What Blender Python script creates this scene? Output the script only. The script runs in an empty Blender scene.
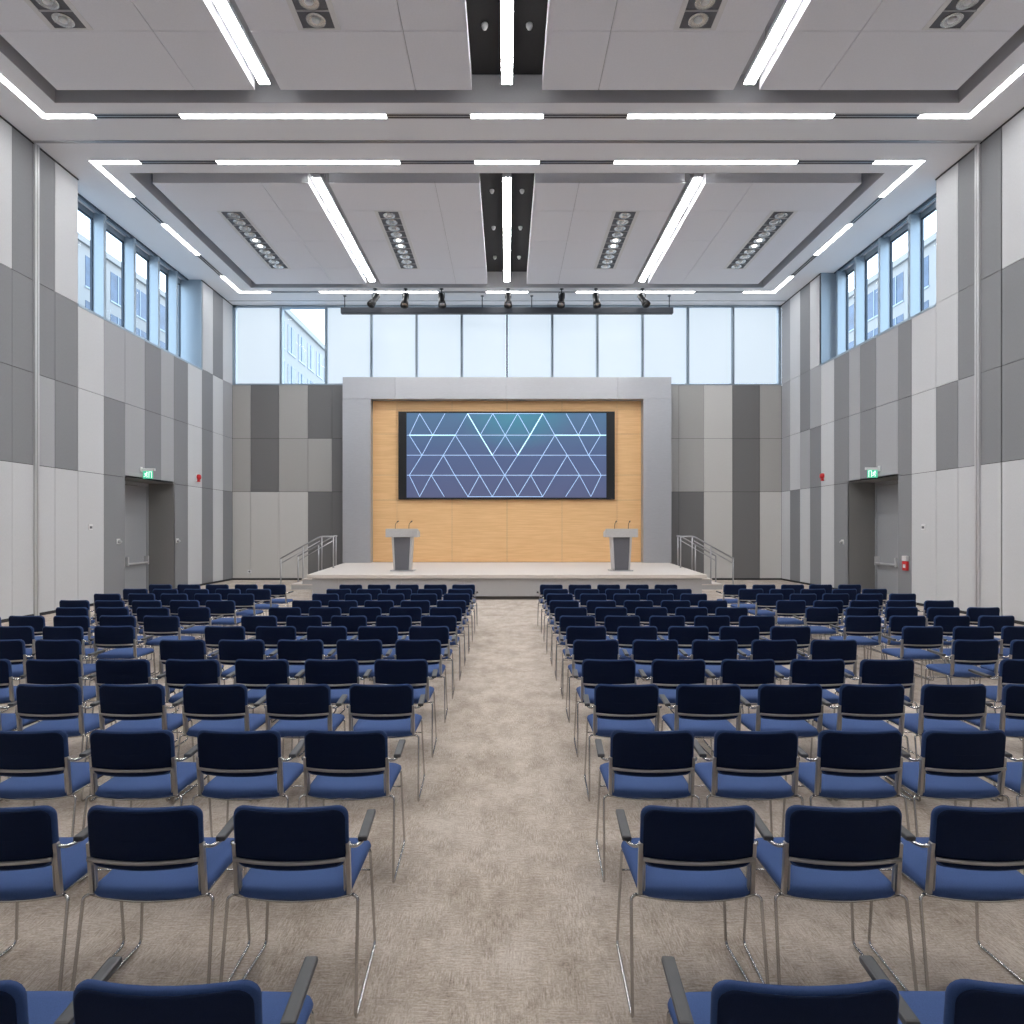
import bpy, bmesh, math, random
from mathutils import Vector, Matrix
random.seed(7)
S = bpy.context.scene
COL = S.collection
PI = math.pi

# ------------------------------------------------------------------ materials
def lin(c):
    return tuple((v/255/12.92 if v/255 <= .04045 else ((v/255+.055)/1.055)**2.4) for v in c)

def nodes(name):
    m = bpy.data.materials.new(name); m.use_nodes = True
    nt = m.node_tree
    return m, nt, nt.nodes['Principled BSDF']

def mat(name, rgb, rough=.6, metal=0., var=.06, scale=(8, 8, 8), nscale=4., bump=0., bscale=60., spec=.3, rgb2=None):
    """principled material whose colour is modulated by an object-space noise"""
    m, nt, b = nodes(name)
    tc = nt.nodes.new('ShaderNodeTexCoord')
    mp = nt.nodes.new('ShaderNodeMapping'); mp.inputs['Scale'].default_value = scale
    n = nt.nodes.new('ShaderNodeTexNoise'); n.inputs['Scale'].default_value = nscale; n.inputs['Detail'].default_value = 4
    r = nt.nodes.new('ShaderNodeValToRGB')
    c1 = rgb; c2 = rgb2 or rgb
    r.color_ramp.elements[0].position = .3; r.color_ramp.elements[1].position = .7
    r.color_ramp.elements[0].color = (*[max(0, v*(1-var)) for v in c1], 1)
    r.color_ramp.elements[1].color = (*[min(1, v*(1+var)) for v in c2], 1)
    L = nt.links.new
    L(tc.outputs['Object'], mp.inputs['Vector']); L(mp.outputs['Vector'], n.inputs['Vector'])
    L(n.outputs['Fac'], r.inputs['Fac']); L(r.outputs['Color'], b.inputs['Base Color'])
    b.inputs['Roughness'].default_value = rough; b.inputs['Metallic'].default_value = metal
    b.inputs['Specular IOR Level'].default_value = spec
    if bump:
        n2 = nt.nodes.new('ShaderNodeTexNoise'); n2.inputs['Scale'].default_value = bscale; n2.inputs['Detail'].default_value = 3
        bp = nt.nodes.new('ShaderNodeBump'); bp.inputs['Strength'].default_value = bump; bp.inputs['Distance'].default_value = .01
        L(mp.outputs['Vector'], n2.inputs['Vector']); L(n2.outputs['Fac'], bp.inputs['Height']); L(bp.outputs['Normal'], b.inputs['Normal'])
    return m

def emis(name, rgb, strength, nosample=False):
    m, nt, b = nodes(name)
    b.inputs['Base Color'].default_value = (*[min(1, v) for v in rgb], 1)
    b.inputs['Emission Color'].default_value = (*rgb, 1)
    b.inputs['Emission Strength'].default_value = strength
    if nosample:
        m.cycles.emission_sampling = 'NONE'
    return m

def glass_mat(name, tint, refl=.08):
    m = bpy.data.materials.new(name); m.use_nodes = True; nt = m.node_tree
    nt.nodes.remove(nt.nodes['Principled BSDF'])
    out = nt.nodes['Material Output']
    t = nt.nodes.new('ShaderNodeBsdfTransparent'); t.inputs['Color'].default_value = (*tint, 1)
    g = nt.nodes.new('ShaderNodeBsdfGlossy'); g.inputs['Roughness'].default_value = .02
    mx = nt.nodes.new('ShaderNodeMixShader')
    mx.inputs['Fac'].default_value = refl*.5
    nt.links.new(t.outputs['BSDF'], mx.inputs[1]); nt.links.new(g.outputs['BSDF'], mx.inputs[2])
    nt.links.new(mx.outputs['Shader'], out.inputs['Surface'])
    return m

def carpet_mat():
    m, nt, b = nodes('woven_carpet')
    L = nt.links.new
    tc = nt.nodes.new('ShaderNodeTexCoord')
    def noise(sc, scale, detail=5, rough=.6):
        mp = nt.nodes.new('ShaderNodeMapping'); mp.inputs['Scale'].default_value = sc
        n = nt.nodes.new('ShaderNodeTexNoise'); n.inputs['Scale'].default_value = scale; n.inputs['Detail'].default_value = detail
        n.inputs['Roughness'].default_value = rough
        L(tc.outputs['Object'], mp.inputs['Vector']); L(mp.outputs['Vector'], n.inputs['Vector'])
        return n.outputs['Fac']
    def math_(op, a, bb):
        x = nt.nodes.new('ShaderNodeMath'); x.operation = op
        for i, v in enumerate((a, bb)):
            if isinstance(v, (int, float)): x.inputs[i].default_value = v
            else: L(v, x.inputs[i])
        return x.outputs[0]
    h = noise((8, 75, 1), 1.8, 6, .75)      # fine streaks across the hall
    v = noise((75, 8, 1), 1.8, 6, .75)      # fine streaks along the hall
    swn = noise((1, 1, 1), 4.5, 5, .65)
    sr = nt.nodes.new('ShaderNodeValToRGB'); sr.color_ramp.elements[0].position = .46; sr.color_ramp.elements[1].position = .54
    L(swn, sr.inputs['Fac']); sw = sr.outputs['Color']
    blot = noise((2.2, 1, 1), 2.6, 8, .75)
    weave = math_('ADD', math_('MULTIPLY', h, sw), math_('MULTIPLY', v, math_('SUBTRACT', 1., sw)))
    grain = noise((1, 1, 1), 90, 2, .6)
    big = noise((1, 1, 1), 1.6, 7, .68)
    tot = math_('ADD', math_('ADD', math_('MULTIPLY', weave, .42), math_('MULTIPLY', big, .20)),
                math_('ADD', math_('MULTIPLY', blot, .22), math_('MULTIPLY', grain, .16)))
    r = nt.nodes.new('ShaderNodeValToRGB')
    e = r.color_ramp.elements
    e[0].position = .38; e[0].color = (*lin((118, 104, 92)), 1)
    e[1].position = .62; e[1].color = (*lin((222, 211, 199)), 1)
    x = e.new(.47); x.color = (*lin((168, 154, 141)), 1)
    x = e.new(.53); x.color = (*lin((193, 180, 168)), 1)
    L(tot, r.inputs['Fac']); L(r.outputs['Color'], b.inputs['Base Color'])
    b.inputs['Roughness'].default_value = .95; b.inputs['Specular IOR Level'].default_value = .1
    bp = nt.nodes.new('ShaderNodeBump'); bp.inputs['Strength'].default_value = .25; bp.inputs['Distance'].default_value = .004
    L(weave, bp.inputs['Height']); L(bp.outputs['Normal'], b.inputs['Normal'])
    return m

def wood_mat():
    m, nt, b = nodes('maple_veneer'); L = nt.links.new
    tc = nt.nodes.new('ShaderNodeTexCoord')
    mp = nt.nodes.new('ShaderNodeMapping'); mp.inputs['Scale'].default_value = (.6, 1, 14)
    n = nt.nodes.new('ShaderNodeTexNoise'); n.inputs['Scale'].default_value = 2.5; n.inputs['Detail'].default_value = 6
    r = nt.nodes.new('ShaderNodeValToRGB')
    r.color_ramp.elements[0].position = .3; r.color_ramp.elements[0].color = (*lin((224, 174, 118)), 1)
    r.color_ramp.elements[1].position = .72; r.color_ramp.elements[1].color = (*lin((240, 194, 138)), 1)
    L(tc.outputs['Object'], mp.inputs['Vector']); L(mp.outputs['Vector'], n.inputs['Vector']); L(n.outputs['Fac'], r.inputs['Fac'])
    L(r.outputs['Color'], b.inputs['Base Color']); b.inputs['Roughness'].default_value = .45
    return m

def screen_mat():
    m, nt, b = nodes('display_glow'); L = nt.links.new
    tc = nt.nodes.new('ShaderNodeTexCoord')
    sx = nt.nodes.new('ShaderNodeSeparateXYZ'); L(tc.outputs['Generated'], sx.inputs['Vector'])
    r = nt.nodes.new('ShaderNodeValToRGB'); e = r.color_ramp.elements
    e[0].position = 0; e[0].color = (*lin((76, 84, 122)), 1)
    e[1].position = 1; e[1].color = (*lin((62, 104, 142)), 1)
    x = e.new(.5); x.color = (*lin((66, 86, 130)), 1)
    L(sx.outputs['Z'], r.inputs['Fac'])
    # teal patch at the top middle of the picture shown on the screen
    mp = nt.nodes.new('ShaderNodeMapping'); mp.inputs['Location'].default_value = (-.55*3.2, 0, -1.1*1.8); mp.inputs['Scale'].default_value = (3.2, 0, 1.8)
    g = nt.nodes.new('ShaderNodeTexGradient'); g.gradient_type = 'SPHERICAL'
    L(tc.outputs['Generated'], mp.inputs['Vector']); L(mp.outputs['Vector'], g.inputs['Vector'])
    mx = nt.nodes.new('ShaderNodeMix'); mx.data_type = 'RGBA'
    L(g.outputs['Fac'], mx.inputs['Factor']); L(r.outputs['Color'], mx.inputs['A'])
    mx.inputs['B'].default_value = (*lin((46, 140, 165)), 1)
    b.inputs['Base Color'].default_value = (.01, .01, .012, 1)
    b.inputs['Roughness'].default_value = .4
    L(mx.outputs['Result'], b.inputs['Emission Color']); b.inputs['Emission Strength'].default_value = 1.0
    m.cycles.emission_sampling = 'NONE'
    return m

M = {}
def build_materials():
    fab = dict(rough=.9, var=.05, scale=(40, 40, 6), nscale=3, spec=.1, bump=.04, bscale=20)
    M['panel_light'] = mat('light_fabric_panel', lin((201, 202, 205)), **fab)
    M['panel_mid'] = mat('mid_grey_fabric_panel', lin((165, 166, 170)), **fab)
    M['panel_dark'] = mat('dark_grey_fabric_panel', lin((133, 134, 138)), **fab)
    M['panel_deep'] = mat('deep_grey_fabric_panel', lin((114, 113, 113)), **fab)
    M['back_light'] = mat('warm_light_panel', lin((202, 200, 197)), **fab)
    M['back_mid'] = mat('warm_mid_panel', lin((168, 166, 163)), **fab)
    M['joint'] = mat('dark_joint', lin((52, 52, 54)), rough=.9)
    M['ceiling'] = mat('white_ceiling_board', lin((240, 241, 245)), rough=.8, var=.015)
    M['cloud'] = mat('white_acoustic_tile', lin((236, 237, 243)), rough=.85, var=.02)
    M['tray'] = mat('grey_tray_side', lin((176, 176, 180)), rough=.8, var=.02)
    M['void'] = mat('black_ceiling_void', lin((44, 43, 44)), rough=.9)
    M['steel'] = mat('brushed_steel', lin((176, 177, 180)), rough=.32, metal=.9, var=.05, scale=(30, 30, 2))
    M['bar'] = mat('pale_bar_metal', lin((196, 196, 198)), rough=.4, metal=.3, var=.03)
    M['chrome'] = mat('satin_chrome', lin((190, 188, 186)), rough=.22, metal=1., var=.04)
    M['post_metal'] = mat('satin_post_metal', lin((168, 165, 162)), rough=.35, metal=.85, var=.04)
    M['portal'] = mat('brushed_aluminium_cladding', lin((176, 177, 182)), rough=.42, metal=.55, var=.04, scale=(2, 2, 20))
    M['aluminium'] = mat('blue_grey_aluminium', lin((150, 166, 180)), rough=.45, metal=.3, var=.03)
    M['gasket'] = mat('dark_window_gasket', lin((40, 56, 72)), rough=.5, var=.05)
    M['stage_top'] = mat('pale_stage_floor', lin((212, 203, 196)), rough=.5, var=.03)
    M['stage_side'] = mat('grey_stage_fascia', lin((178, 177, 178)), rough=.5, var=.03)
    M['stage_kick'] = mat('dark_stage_kick', lin((96, 92, 90)), rough=.6)
    M['black'] = mat('black_plastic', lin((20, 20, 23)), rough=.45)
    M['dark_metal'] = mat('dark_painted_metal', lin((34, 38, 46)), rough=.5)
    M['lectern_grey'] = mat('charcoal_lectern_panel', lin((98, 98, 104)), rough=.5)
    M['lectern_light'] = mat('pale_lectern_laminate', lin((190, 188, 188)), rough=.45)
    M['door'] = mat('grey_door_paint', lin((150, 152, 156)), rough=.5, var=.03)
    M['recess'] = mat('grey_recess_lining', lin((118, 117, 116)), rough=.8, var=.03)
    M['seat'] = mat('blue_seat_fabric', lin((62, 84, 132)), rough=.9, var=.12, scale=(120, 120, 120), nscale=3, spec=.15, bump=.1, bscale=6)
    M['backshade'] = mat('shaded_back_fabric', lin((22, 32, 56)), rough=.9, var=.12, scale=(120, 120, 120), nscale=3, spec=.1)  # shade on the rear of the backrest, put into the colour as navy
    M['cushion'] = mat('blue_back_cushion_fabric', lin((46, 66, 108)), rough=.9, var=.12, scale=(120, 120, 120), nscale=3, spec=.15)
    M['arm'] = mat('dark_grey_arm_pad', lin((72, 72, 74)), rough=.5, var=.05)
    M['white'] = mat('white_plastic', lin((225, 225, 226)), rough=.45, var=.02)
    M['red'] = mat('red_plastic', lin((190, 40, 44)), rough=.4, var=.05)
    M['strip'] = emis('lit_diffuser', (.985, .985, .975), 50.)
    M['ring'] = emis('lit_line_diffuser', (.985, .985, .975), 22.)
    M['lamp'] = emis('lit_bulb', (1., .97, .92), 5., True)
    M['reflector'] = mat('faceted_reflector', lin((205, 203, 200)), rough=.25, metal=.8, var=.2, scale=(30, 30, 30))
    M['cell'] = mat('grey_lamp_tray', lin((96, 97, 102)), rough=.6)
    M['green'] = emis('lit_green_sign', lin((64, 176, 140)), .85, True)
    M['signwhite'] = emis('lit_white_pictogram', (.85, 1., .92), 1.1, True)
    M['screen'] = screen_mat()
    M['line'] = emis('display_line', lin((150, 178, 212)), .95, True)
    M['linebright'] = emis('display_bright_line', lin((190, 235, 250)), 1.1, True)
    M['blind'] = emis('backlit_blind', lin((212, 229, 244)), .92)
    M['blind'].node_tree.nodes['Principled BSDF'].inputs['Base Color'].default_value = (.16, .17, .18, 1)
    M['glass'] = glass_mat('clear_glass', (.84, .92, .97), .012)
    M['facade'] = mat('pale_render_facade', lin((150, 150, 150)), rough=.8, var=.03)
    M['facade_glass'] = mat('blue_window_glass', lin((62, 84, 112)), rough=.2, var=.25, scale=(.5, .5, .5), nscale=2)
    M['ground'] = mat('pale_street_paving', lin((170, 170, 170)), rough=.9)
    M['carpet'] = carpet_mat()
    M['wood'] = wood_mat()
build_materials()

# ------------------------------------------------------------------ mesh helpers
class MB:
    def __init__(self): self.v = []; self.f = []; self.m = []; self.sm = []
    def add(self, vs, fs, mi=0, smooth=False):
        o = len(self.v); self.v += [tuple(p) for p in vs]
        for f in fs: self.f.append([i+o for i in f]); self.m.append(mi); self.sm.append(smooth)
    def box(self, x0, x1, y0, y1, z0, z1, mi=0):
        x0, x1 = min(x0, x1), max(x0, x1); y0, y1 = min(y0, y1), max(y0, y1); z0, z1 = min(z0, z1), max(z0, z1)
        self.add([(x0,y0,z0),(x1,y0,z0),(x1,y1,z0),(x0,y1,z0),(x0,y0,z1),(x1,y0,z1),(x1,y1,z1),(x0,y1,z1)],
                 [(0,3,2,1),(4,5,6,7),(0,1,5,4),(1,2,6,5),(2,3,7,6),(3,0,4,7)], mi)
    def bar(self, a, b, w, t, up=(0,0,1), mi=0):
        """box from a to b, w wide, t thick along up"""
        a = Vector(a); b = Vector(b); d = (b-a).normalized(); u = Vector(up)
        s = d.cross(u).normalized(); u = s.cross(d).normalized()
        vs = []
        for p in (a, b):
            for i, j in ((-1,-1),(1,-1),(1,1),(-1,1)): vs.append(p + s*(i*w/2) + u*(j*t/2))
        self.add(vs, [(0,1,2,3),(7,6,5,4),(0,4,5,1),(1,5,6,2),(2,6,7,3),(3,7,4,0)], mi)
    def tube(self, pts, r, n=8, mi=0, caps=True, radii=None):
        pts = [Vector(p) for p in pts]
        rings = []; nrm = None
        for i, p in enumerate(pts):
            if i == 0: t = pts[1]-p
            elif i == len(pts)-1: t = p-pts[i-1]
            else: t = (pts[i+1]-p).normalized() + (p-pts[i-1]).normalized()
            t.normalize()
            if nrm is None:
                nrm = t.orthogonal().normalized()
            else:
                nrm = (nrm - t*nrm.dot(t)).normalized()
            bi = t.cross(nrm); rr = radii[i] if radii else r
            rings.append([p + (nrm*math.cos(2*PI*k/n) + bi*math.sin(2*PI*k/n))*rr for k in range(n)])
        self.loft(rings, mi, caps)
    def loft(self, rings, mi=0, caps=True, smooth=True):
        n = len(rings[0]); vs = [p for r in rings for p in r]; fs = []
        for i in range(len(rings)-1):
            for k in range(n):
                fs.append((i*n+k, i*n+(k+1) % n, (i+1)*n+(k+1) % n, (i+1)*n+k))
        self.add(vs, fs, mi, smooth)
        if caps:
            o = len(self.v)-len(vs)
            self.f.append([o+k for k in range(n)][::-1]); self.m.append(mi); self.sm.append(False)
            self.f.append([o+(len(rings)-1)*n+k for k in range(n)]); self.m.append(mi); self.sm.append(False)
    def lathe(self, c, prof, n=20, mi=0, axis='z'):
        rings = []
        for r, h in prof:
            ring = []
            for k in range(n):
                a = 2*PI*k/n; p = (r*math.cos(a), r*math.sin(a), h)
                if axis == 'x': p = (h, r*math.cos(a), r*math.sin(a))
                if axis == 'y': p = (r*math.sin(a), h, r*math.cos(a))
                ring.append(Vector(c)+Vector(p))
            rings.append(ring)
        self.loft(rings, mi)
    def build(self, name, mats, parent=None, bevel=0.):
        me = bpy.data.meshes.new(name); me.from_pydata(self.v, [], self.f)
        for m_ in (mats if isinstance(mats, (list, tuple)) else [mats]): me.materials.append(m_)
        for p, mi, s in zip(me.polygons, self.m, self.sm): p.material_index = mi; p.use_smooth = s
        bm = bmesh.new(); bm.from_mesh(me)
        bm.normal_update()
        if bevel:
            bmesh.ops.bevel(bm, geom=[e for e in bm.edges if len(e.link_faces) == 2 and e.calc_face_angle(0) > .6], offset=bevel, segments=2, affect='EDGES', profile=.6)
        bmesh.ops.recalc_face_normals(bm, faces=bm.faces)
        bm.to_mesh(me); bm.free()
        o = bpy.data.objects.new(name, me); COL.objects.link(o)
        if parent: o.parent = parent
        return o

def fillet(pts, r, n=5):
    pts = [Vector(p) for p in pts]; out = [pts[0]]
    for i in range(1, len(pts)-1):
        a, p, b = pts[i-1], pts[i], pts[i+1]
        d1 = (a-p); d2 = (b-p); q = min(r, d1.length*.49, d2.length*.49)
        s = p+d1.normalized()*q; e = p+d2.normalized()*q
        for k in range(n+1):
            t = k/n; out.append(s*(1-t)**2 + p*2*t*(1-t) + e*t*t)
    out.append(pts[-1]); return out

def rrect(w, h, r, n=5):
    """rounded rectangle outline centred on 0 with extra points along the long edges"""
    out = []; r = max(.0005, min(r, .49*w, .49*h))
    for cx, cy, a0 in ((w/2-r, h/2-r, 0), (-w/2+r, h/2-r, PI/2), (-w/2+r, -h/2+r, PI), (w/2-r, -h/2+r, 1.5*PI)):
        for k in range(n+1):
            a = a0+PI/2*k/n; out.append((cx+r*math.cos(a), cy+r*math.sin(a)))
    full = []
    for i, p in enumerate(out):
        q = out[(i+1) % len(out)]; full.append(p)
        k = 8 if (i+1) % (n+1) == 0 else 1
        for j in range(1, k): full.append((p[0]+(q[0]-p[0])*j/k, p[1]+(q[1]-p[1])*j/k))
    return full

def tag(o, label=None, cat=None, group=None, kind=None):
    if label: o['label'] = label
    if cat: o['category'] = cat
    if group: o['group'] = group
    if kind: o['kind'] = kind
    return o
def thing(name, loc, label, cat, group=None, kind=None):
    o = bpy.data.objects.new(name, None); o.empty_display_size = .1; COL.objects.link(o); o.location = loc
    return tag(o, label, cat, group, kind)
def struct(o, label=None):
    o['kind'] = 'structure'
    if label: o['label'] = label
    return o
def copy_tree(o, parent=None):
    c = o.copy(); COL.objects.link(c); c.parent = parent
    for ch in list(o.children): copy_tree(ch, c)
    return c

# ------------------------------------------------------------------ dimensions of the hall (metres; x across, y towards the stage, z up)
W = 10.4          # half width
YB = 25.0         # wall behind the stage
Y0 = -4.0         # wall behind the viewer
H = 10.41         # ceiling
R1, R2, R3 = 3.34, 5.36, 7.39      # panel courses
WIN0, WIN1 = 16.0, 22.1            # side window recess
DR0, DR1 = 17.97, 20.6             # side door recess
WX, DX = 11.1, 11.24

# floor
m = MB(); m.box(-12, 12, Y0-.3, YB+.4, -.2, 0); struct(m.build('floor', M['carpet']), 'beige and grey woven carpet floor')

# side walls --------------------------------------------------------------------
cols = [-4.0, -2.9, -1.9, -1.0, 0., .95, 1.9, 2.8, 3.7, 4.6, 5.5, 6.4, 7.3, 8.2, 9.05, 9.9, 10.75, 11.6, 12.45, 13.0+.87-.0]
LPX = [495, 471, 452, 429, 403, 382, 362, 346, 333, 319, 305, 294, 284, 275]
RPX = [494, 471, 451, 429, 404.6, 391, 369, 353, 342, 327, 314, 303, 293, 283, 276]
CUTS = {-1: [6864./d for d in LPX[:-1]]+[YB], 1: [6864./d for d in RPX[:-1]]+[YB]}
# window recess end, door recess start and end on each side
OPEN = {-1: (22.45, 17.97, 20.6), 1: (21.86, 17.55, 20.07)}
# colours per column for courses 1..4, from the near one to the stage; L light, M mid, D dark, - opening
LEFT = ['LDDL', 'LDDD', 'LMDD', 'LDDL', 'LLL-', 'DDM-', '-MM-', '-DD-', '-MM-', 'DDD-', 'LLL-', 'DDDL', 'LLLD', 'DMML']
RIGHT = ['LDDL', 'LDDD', 'LMDD', 'LDLL', 'LLL-', 'DDD-', '-MM-', '-DD-', '-MM-', 'DDD-', 'LLL-', 'DDML', 'LMDD', 'DLLL', 'LMMM']
def side_wall(sgn, name, table):
    m = MB(); xi = sgn*W; WIN1, DR0, DR1 = OPEN[sgn]; cuts = CUTS[sgn]
    mats = [M['joint'], M['panel_light'], M['panel_mid'], M['panel_dark']]
    ix = {'L': 1, 'M': 2, 'D': 3}
    # structural backing with the two openings
    b0, b1 = sgn*(W+.025), sgn*(W+.3)
    m.box(b0, b1, Y0, DR0, 0, R3); m.box(b0, b1, DR1, YB, 0, R3); m.box(b0, b1, DR0, DR1, R1+.02, R3)
    m.box(b0, b1, Y0, WIN0, R3, H+.6); m.box(b0, b1, WIN1, YB, R3, H+.6)
    edges = [(-4., -3.), (-3., -2.), (-2., -1.), (-1., .0), (0., 1.), (1., 2.), (2., 3.), (3., 4.), (4., 5.), (5., 6.), (6., 7.), (7., 8.), (8., 9.), (9., 10.), (10., 10.9), (10.9, 11.8), (11.8, 12.75), (12.75, 13.87)]
    pats = ['LDDL', 'LDDD', 'LDDL', 'LMDD', 'LDDL']
    spans = [(a, b, pats[i % 5]) for i, (a, b) in enumerate(edges)]
    spans += [(a, b, table[i+1]) for i, (a, b) in enumerate(zip(cuts[:-1], cuts[1:]))]
    zz = [(0.0, R1), (R1, R2), (R2, R3), (R3, H)]
    g = .007
    for a, b, t in spans:
        for (z0, z1), c in zip(zz, t):
            if c == '-': continue
            aa, bb = a, b
            if z0 == R3:
                if a < WIN0 < b: bb = WIN0
                if a < WIN1 < b: aa = WIN1
            m.box(xi, sgn*(W+.03), aa+g, bb-g, z0+g+(.06 if z0 == 0 else 0), z1-g, ix[c])
    if sgn < 0: pass
    # blank strip that closes the last opening column up to the reveal
    return m.build(name, mats)
wl = struct(side_wall(-1, 'wall_left', LEFT), 'side wall of light, mid and dark grey fabric panels')
wr = struct(side_wall(1, 'wall_right', RIGHT), 'side wall of light, mid and dark grey fabric panels')

# window recess shells, glazing, door recess for each side -------------------------
mull_y = [16.05, 17.7, 19.13, 20.46, 21.6]
for sgn, side in ((-1, 'left'), (1, 'right')):
    s = sgn; WIN1, DR0, DR1 = OPEN[sgn]
    m = MB()
    m.box(s*(W+.0), s*(WX+.15), WIN1-.015, WIN1+.1, R3-.05, H+.1)       # far reveal facing the hall
    m.box(s*(W+.3), s*(WX+.15), WIN0-.1, WIN0, R3-.05, H+.1)
    m.box(s*(W-.012), s*(WX+.15), WIN0, WIN1, R3-.06, R3)          # sill
    struct(m.build('trim_1' if s < 0 else 'trim_2', M['aluminium']))
    win = thing('window_%d' % (1 if s < 0 else 2), (s*WX, WIN0, R3), None, None, None, 'structure')
    def loc(o): o.location = (0, 0, 0); o.matrix_parent_inverse = Matrix.Translation((-s*WX, -WIN0, -R3)); return o
    m = MB(); m.box(s*WX, s*(WX+.08), WIN0, WIN1, 10.25, H); m.box(s*WX, s*(WX+.08), WIN0, WIN1, R3, R3+.06)
    loc(m.build('window_frame', M['aluminium'], win))
    m = MB(); m.box(s*(W+.42), s*(W+.46), WIN0, WIN1, H-.03, H); m.box(s*(W+.5), s*(W+.56), WIN0, WIN1, H-.05, H, 1)
    loc(m.build('blind_track', [M['gasket'], M['aluminium']], win))
    for y in mull_y[1:]:
        m = MB(); m.box(s*(WX-.28), s*(WX+.08), y, y+.12, R3, H)
        loc(m.build('mullion', M['aluminium'], win))
    ys = mull_y + [WIN1]
    for i in range(5):
        a = ys[i]+(.12 if i else 0.); b = ys[i+1]
        if b-a < .3: continue
        m = MB(); gk = .035
        for q in ((a, a+gk, R3+.06, 10.25), (b-gk, b, R3+.06, 10.25), (a, b, 10.25-gk, 10.25), (a, b, R3+.06, R3+.06+gk)):
            m.box(s*(WX+.0), s*(WX+.06), q[0], q[1], q[2], q[3])
        f = loc(m.build('sash', M['gasket'], win))
        m = MB(); z0, z1 = R3+.06+gk, 10.25-gk; m.add([(s*(WX+.03), a+gk, z0), (s*(WX+.03), b-gk, z0), (s*(WX+.03), b-gk, z1), (s*(WX+.03), a+gk, z1)], [(0, 1, 2, 3)])
        p = m.build('pane', M['glass'], f); p.matrix_parent_inverse = Matrix.Translation((0, 0, 0))
    # door recess
    m = MB()
    m.box(s*(W+.0), s*(DX+.1), DR1-.015, DR1+.06, 0, R1+.02); m.box(s*(W+.02), s*(DX+.1), DR0-.06, DR0+.015, 0, R1+.02)
    m.box(s*(W+.0), s*(DX+.1), DR0, DR1, R1-.0, R1+.06)
    m.box(s*(DX+.05), s*(DX+.1), DR0, DR1, 0, R1+.02)
    struct(m.build('trim_3' if s < 0 else 'trim_4', M['recess']))
    d = thing('door_%d' % (1 if s < 0 else 2), (s*DX, (DR0+DR1)/2, 0), 'grey double exit door with chrome panic bars', None, None, 'structure')
    inv = Matrix.Translation((-s*DX, -(DR0+DR1)/2, 0))
    def dl(o): o.matrix_parent_inverse = inv; return o
    mid = (DR0+DR1)/2-.05
    m = MB(); fx0, fx1 = s*(DX-.06), s*(DX+.05)
    m.box(fx0, fx1, DR0, DR0+.06, 0, R1); m.box(fx0, fx1, DR1-.07, DR1, 0, R1); m.box(fx0, fx1, DR0, DR1, R1-.1, R1)
    dl(m.build('door_frame', M['door'], d, .006))
    for a, b in ((DR0+.07, mid-.005), (mid+.005, DR1-.08)):
        m = MB(); m.box(s*(DX-.03), s*(DX+.03), a, b, .012, R1-.11)
        lf = dl(m.build('door_leaf', M['door'], d, .005))
        m = MB(); zb = .9
        m.tube([(s*(DX-.13), a+.1, zb), (s*(DX-.13), b-.1, zb)], .03, 10)
        for yy in (a+.1, b-.1):
            m.box(s*(DX-.15), s*(DX-.03), yy-.035, yy+.035, zb-.06, zb+.2)
        m.build('panic_bar', M['bar'], lf, .004)
    # partition track post on the wall
    m = MB(); m.box(s*(W-.045), s*W, 14.49, 14.545, 0, H); m.box(s*(W-.03), s*W, 14.545, 14.565, 0, H, 1); m.box(s*(W-.045), s*W, 14.565, 14.62, 0, H)
    struct(m.build('trim_5' if s < 0 else 'trim_6', [M['bar'], M['joint']]), 'steel folding-partition post fixed to the side wall')
    m = MB(); m.box(s*(W-.02), s*W, Y0, DR0, 0, .06); m.box(s*(W-.02), s*W, DR1+.02, YB, 0, .06)
    struct(m.build('baseboard_' + side, M['joint']))
    # exit sign
    side_word = 'left' if s < 0 else 'right'
    e = thing('exit_sign', (s*W, 18.75 if s < 0 else 18.42, 3.36), 'green lit exit sign above the doorway in the %s wall' % side_word, 'exit sign', 'exit signs')
    m = MB(); m.box(-s*0, -s*.40, -.03, .03, .22, .29); m.box(-s*0, -s*.03, -.05, .05, .18, .33)
    m.build('housing', M['white'], e, .008)
    m = MB(); m.box(-s*.06, -s*.34, -.008, .008, .0, .22); gp = m.build('sign_panel', M['green'], e)
    m = MB()
    cx = -s*.155; y = -.010
    def quad(pts): m.add([(p[0], y, p[1]) for p in pts], [tuple(range(len(pts)))])
    # running figure
    quad([(cx+.018*math.cos(2*PI*k/12)+.02*1, .178+.018*math.sin(2*PI*k/12)) for k in range(12)])
    for a, b, w in (((0.012, .155), (-.012, .10), .03), ((-.012, .10), (.03, .075), .018), ((.03, .075), (.02, .03), .016), ((-.012, .10), (-.03, .065), .018), ((-.03, .065), (-.07, .06), .016),
                    ((.01, .15), (.05, .125), .012), ((.01, .15), (-.035, .145), .012), ((-.035, .145), (-.05, .115), .012)):
        ax, az = a; bx_, bz = b; dx, dz = bx_-ax, bz-az; l = math.hypot(dx, dz); nx, nz = -dz/l*w/2, dx/l*w/2
        quad([(cx+ax+nx, az+nz), (cx+bx_+nx, bz+nz), (cx+bx_-nx, bz-nz), (cx+ax-nx, az-nz)])
    # doorway bars of the pictogram
    dx0 = -s*.27
    quad([(dx0-.045, .02), (dx0-.03, .02), (dx0-.03, .2), (dx0-.045, .2)]); quad([(dx0+.03, .02), (dx0+.045, .02), (dx0+.045, .2), (dx0+.03, .2)]); quad([(dx0-.045, .188), (dx0+.045, .188), (dx0+.045, .2), (dx0-.045, .2)])
    m.build('running_figure', M['signwhite'], gp)

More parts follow.
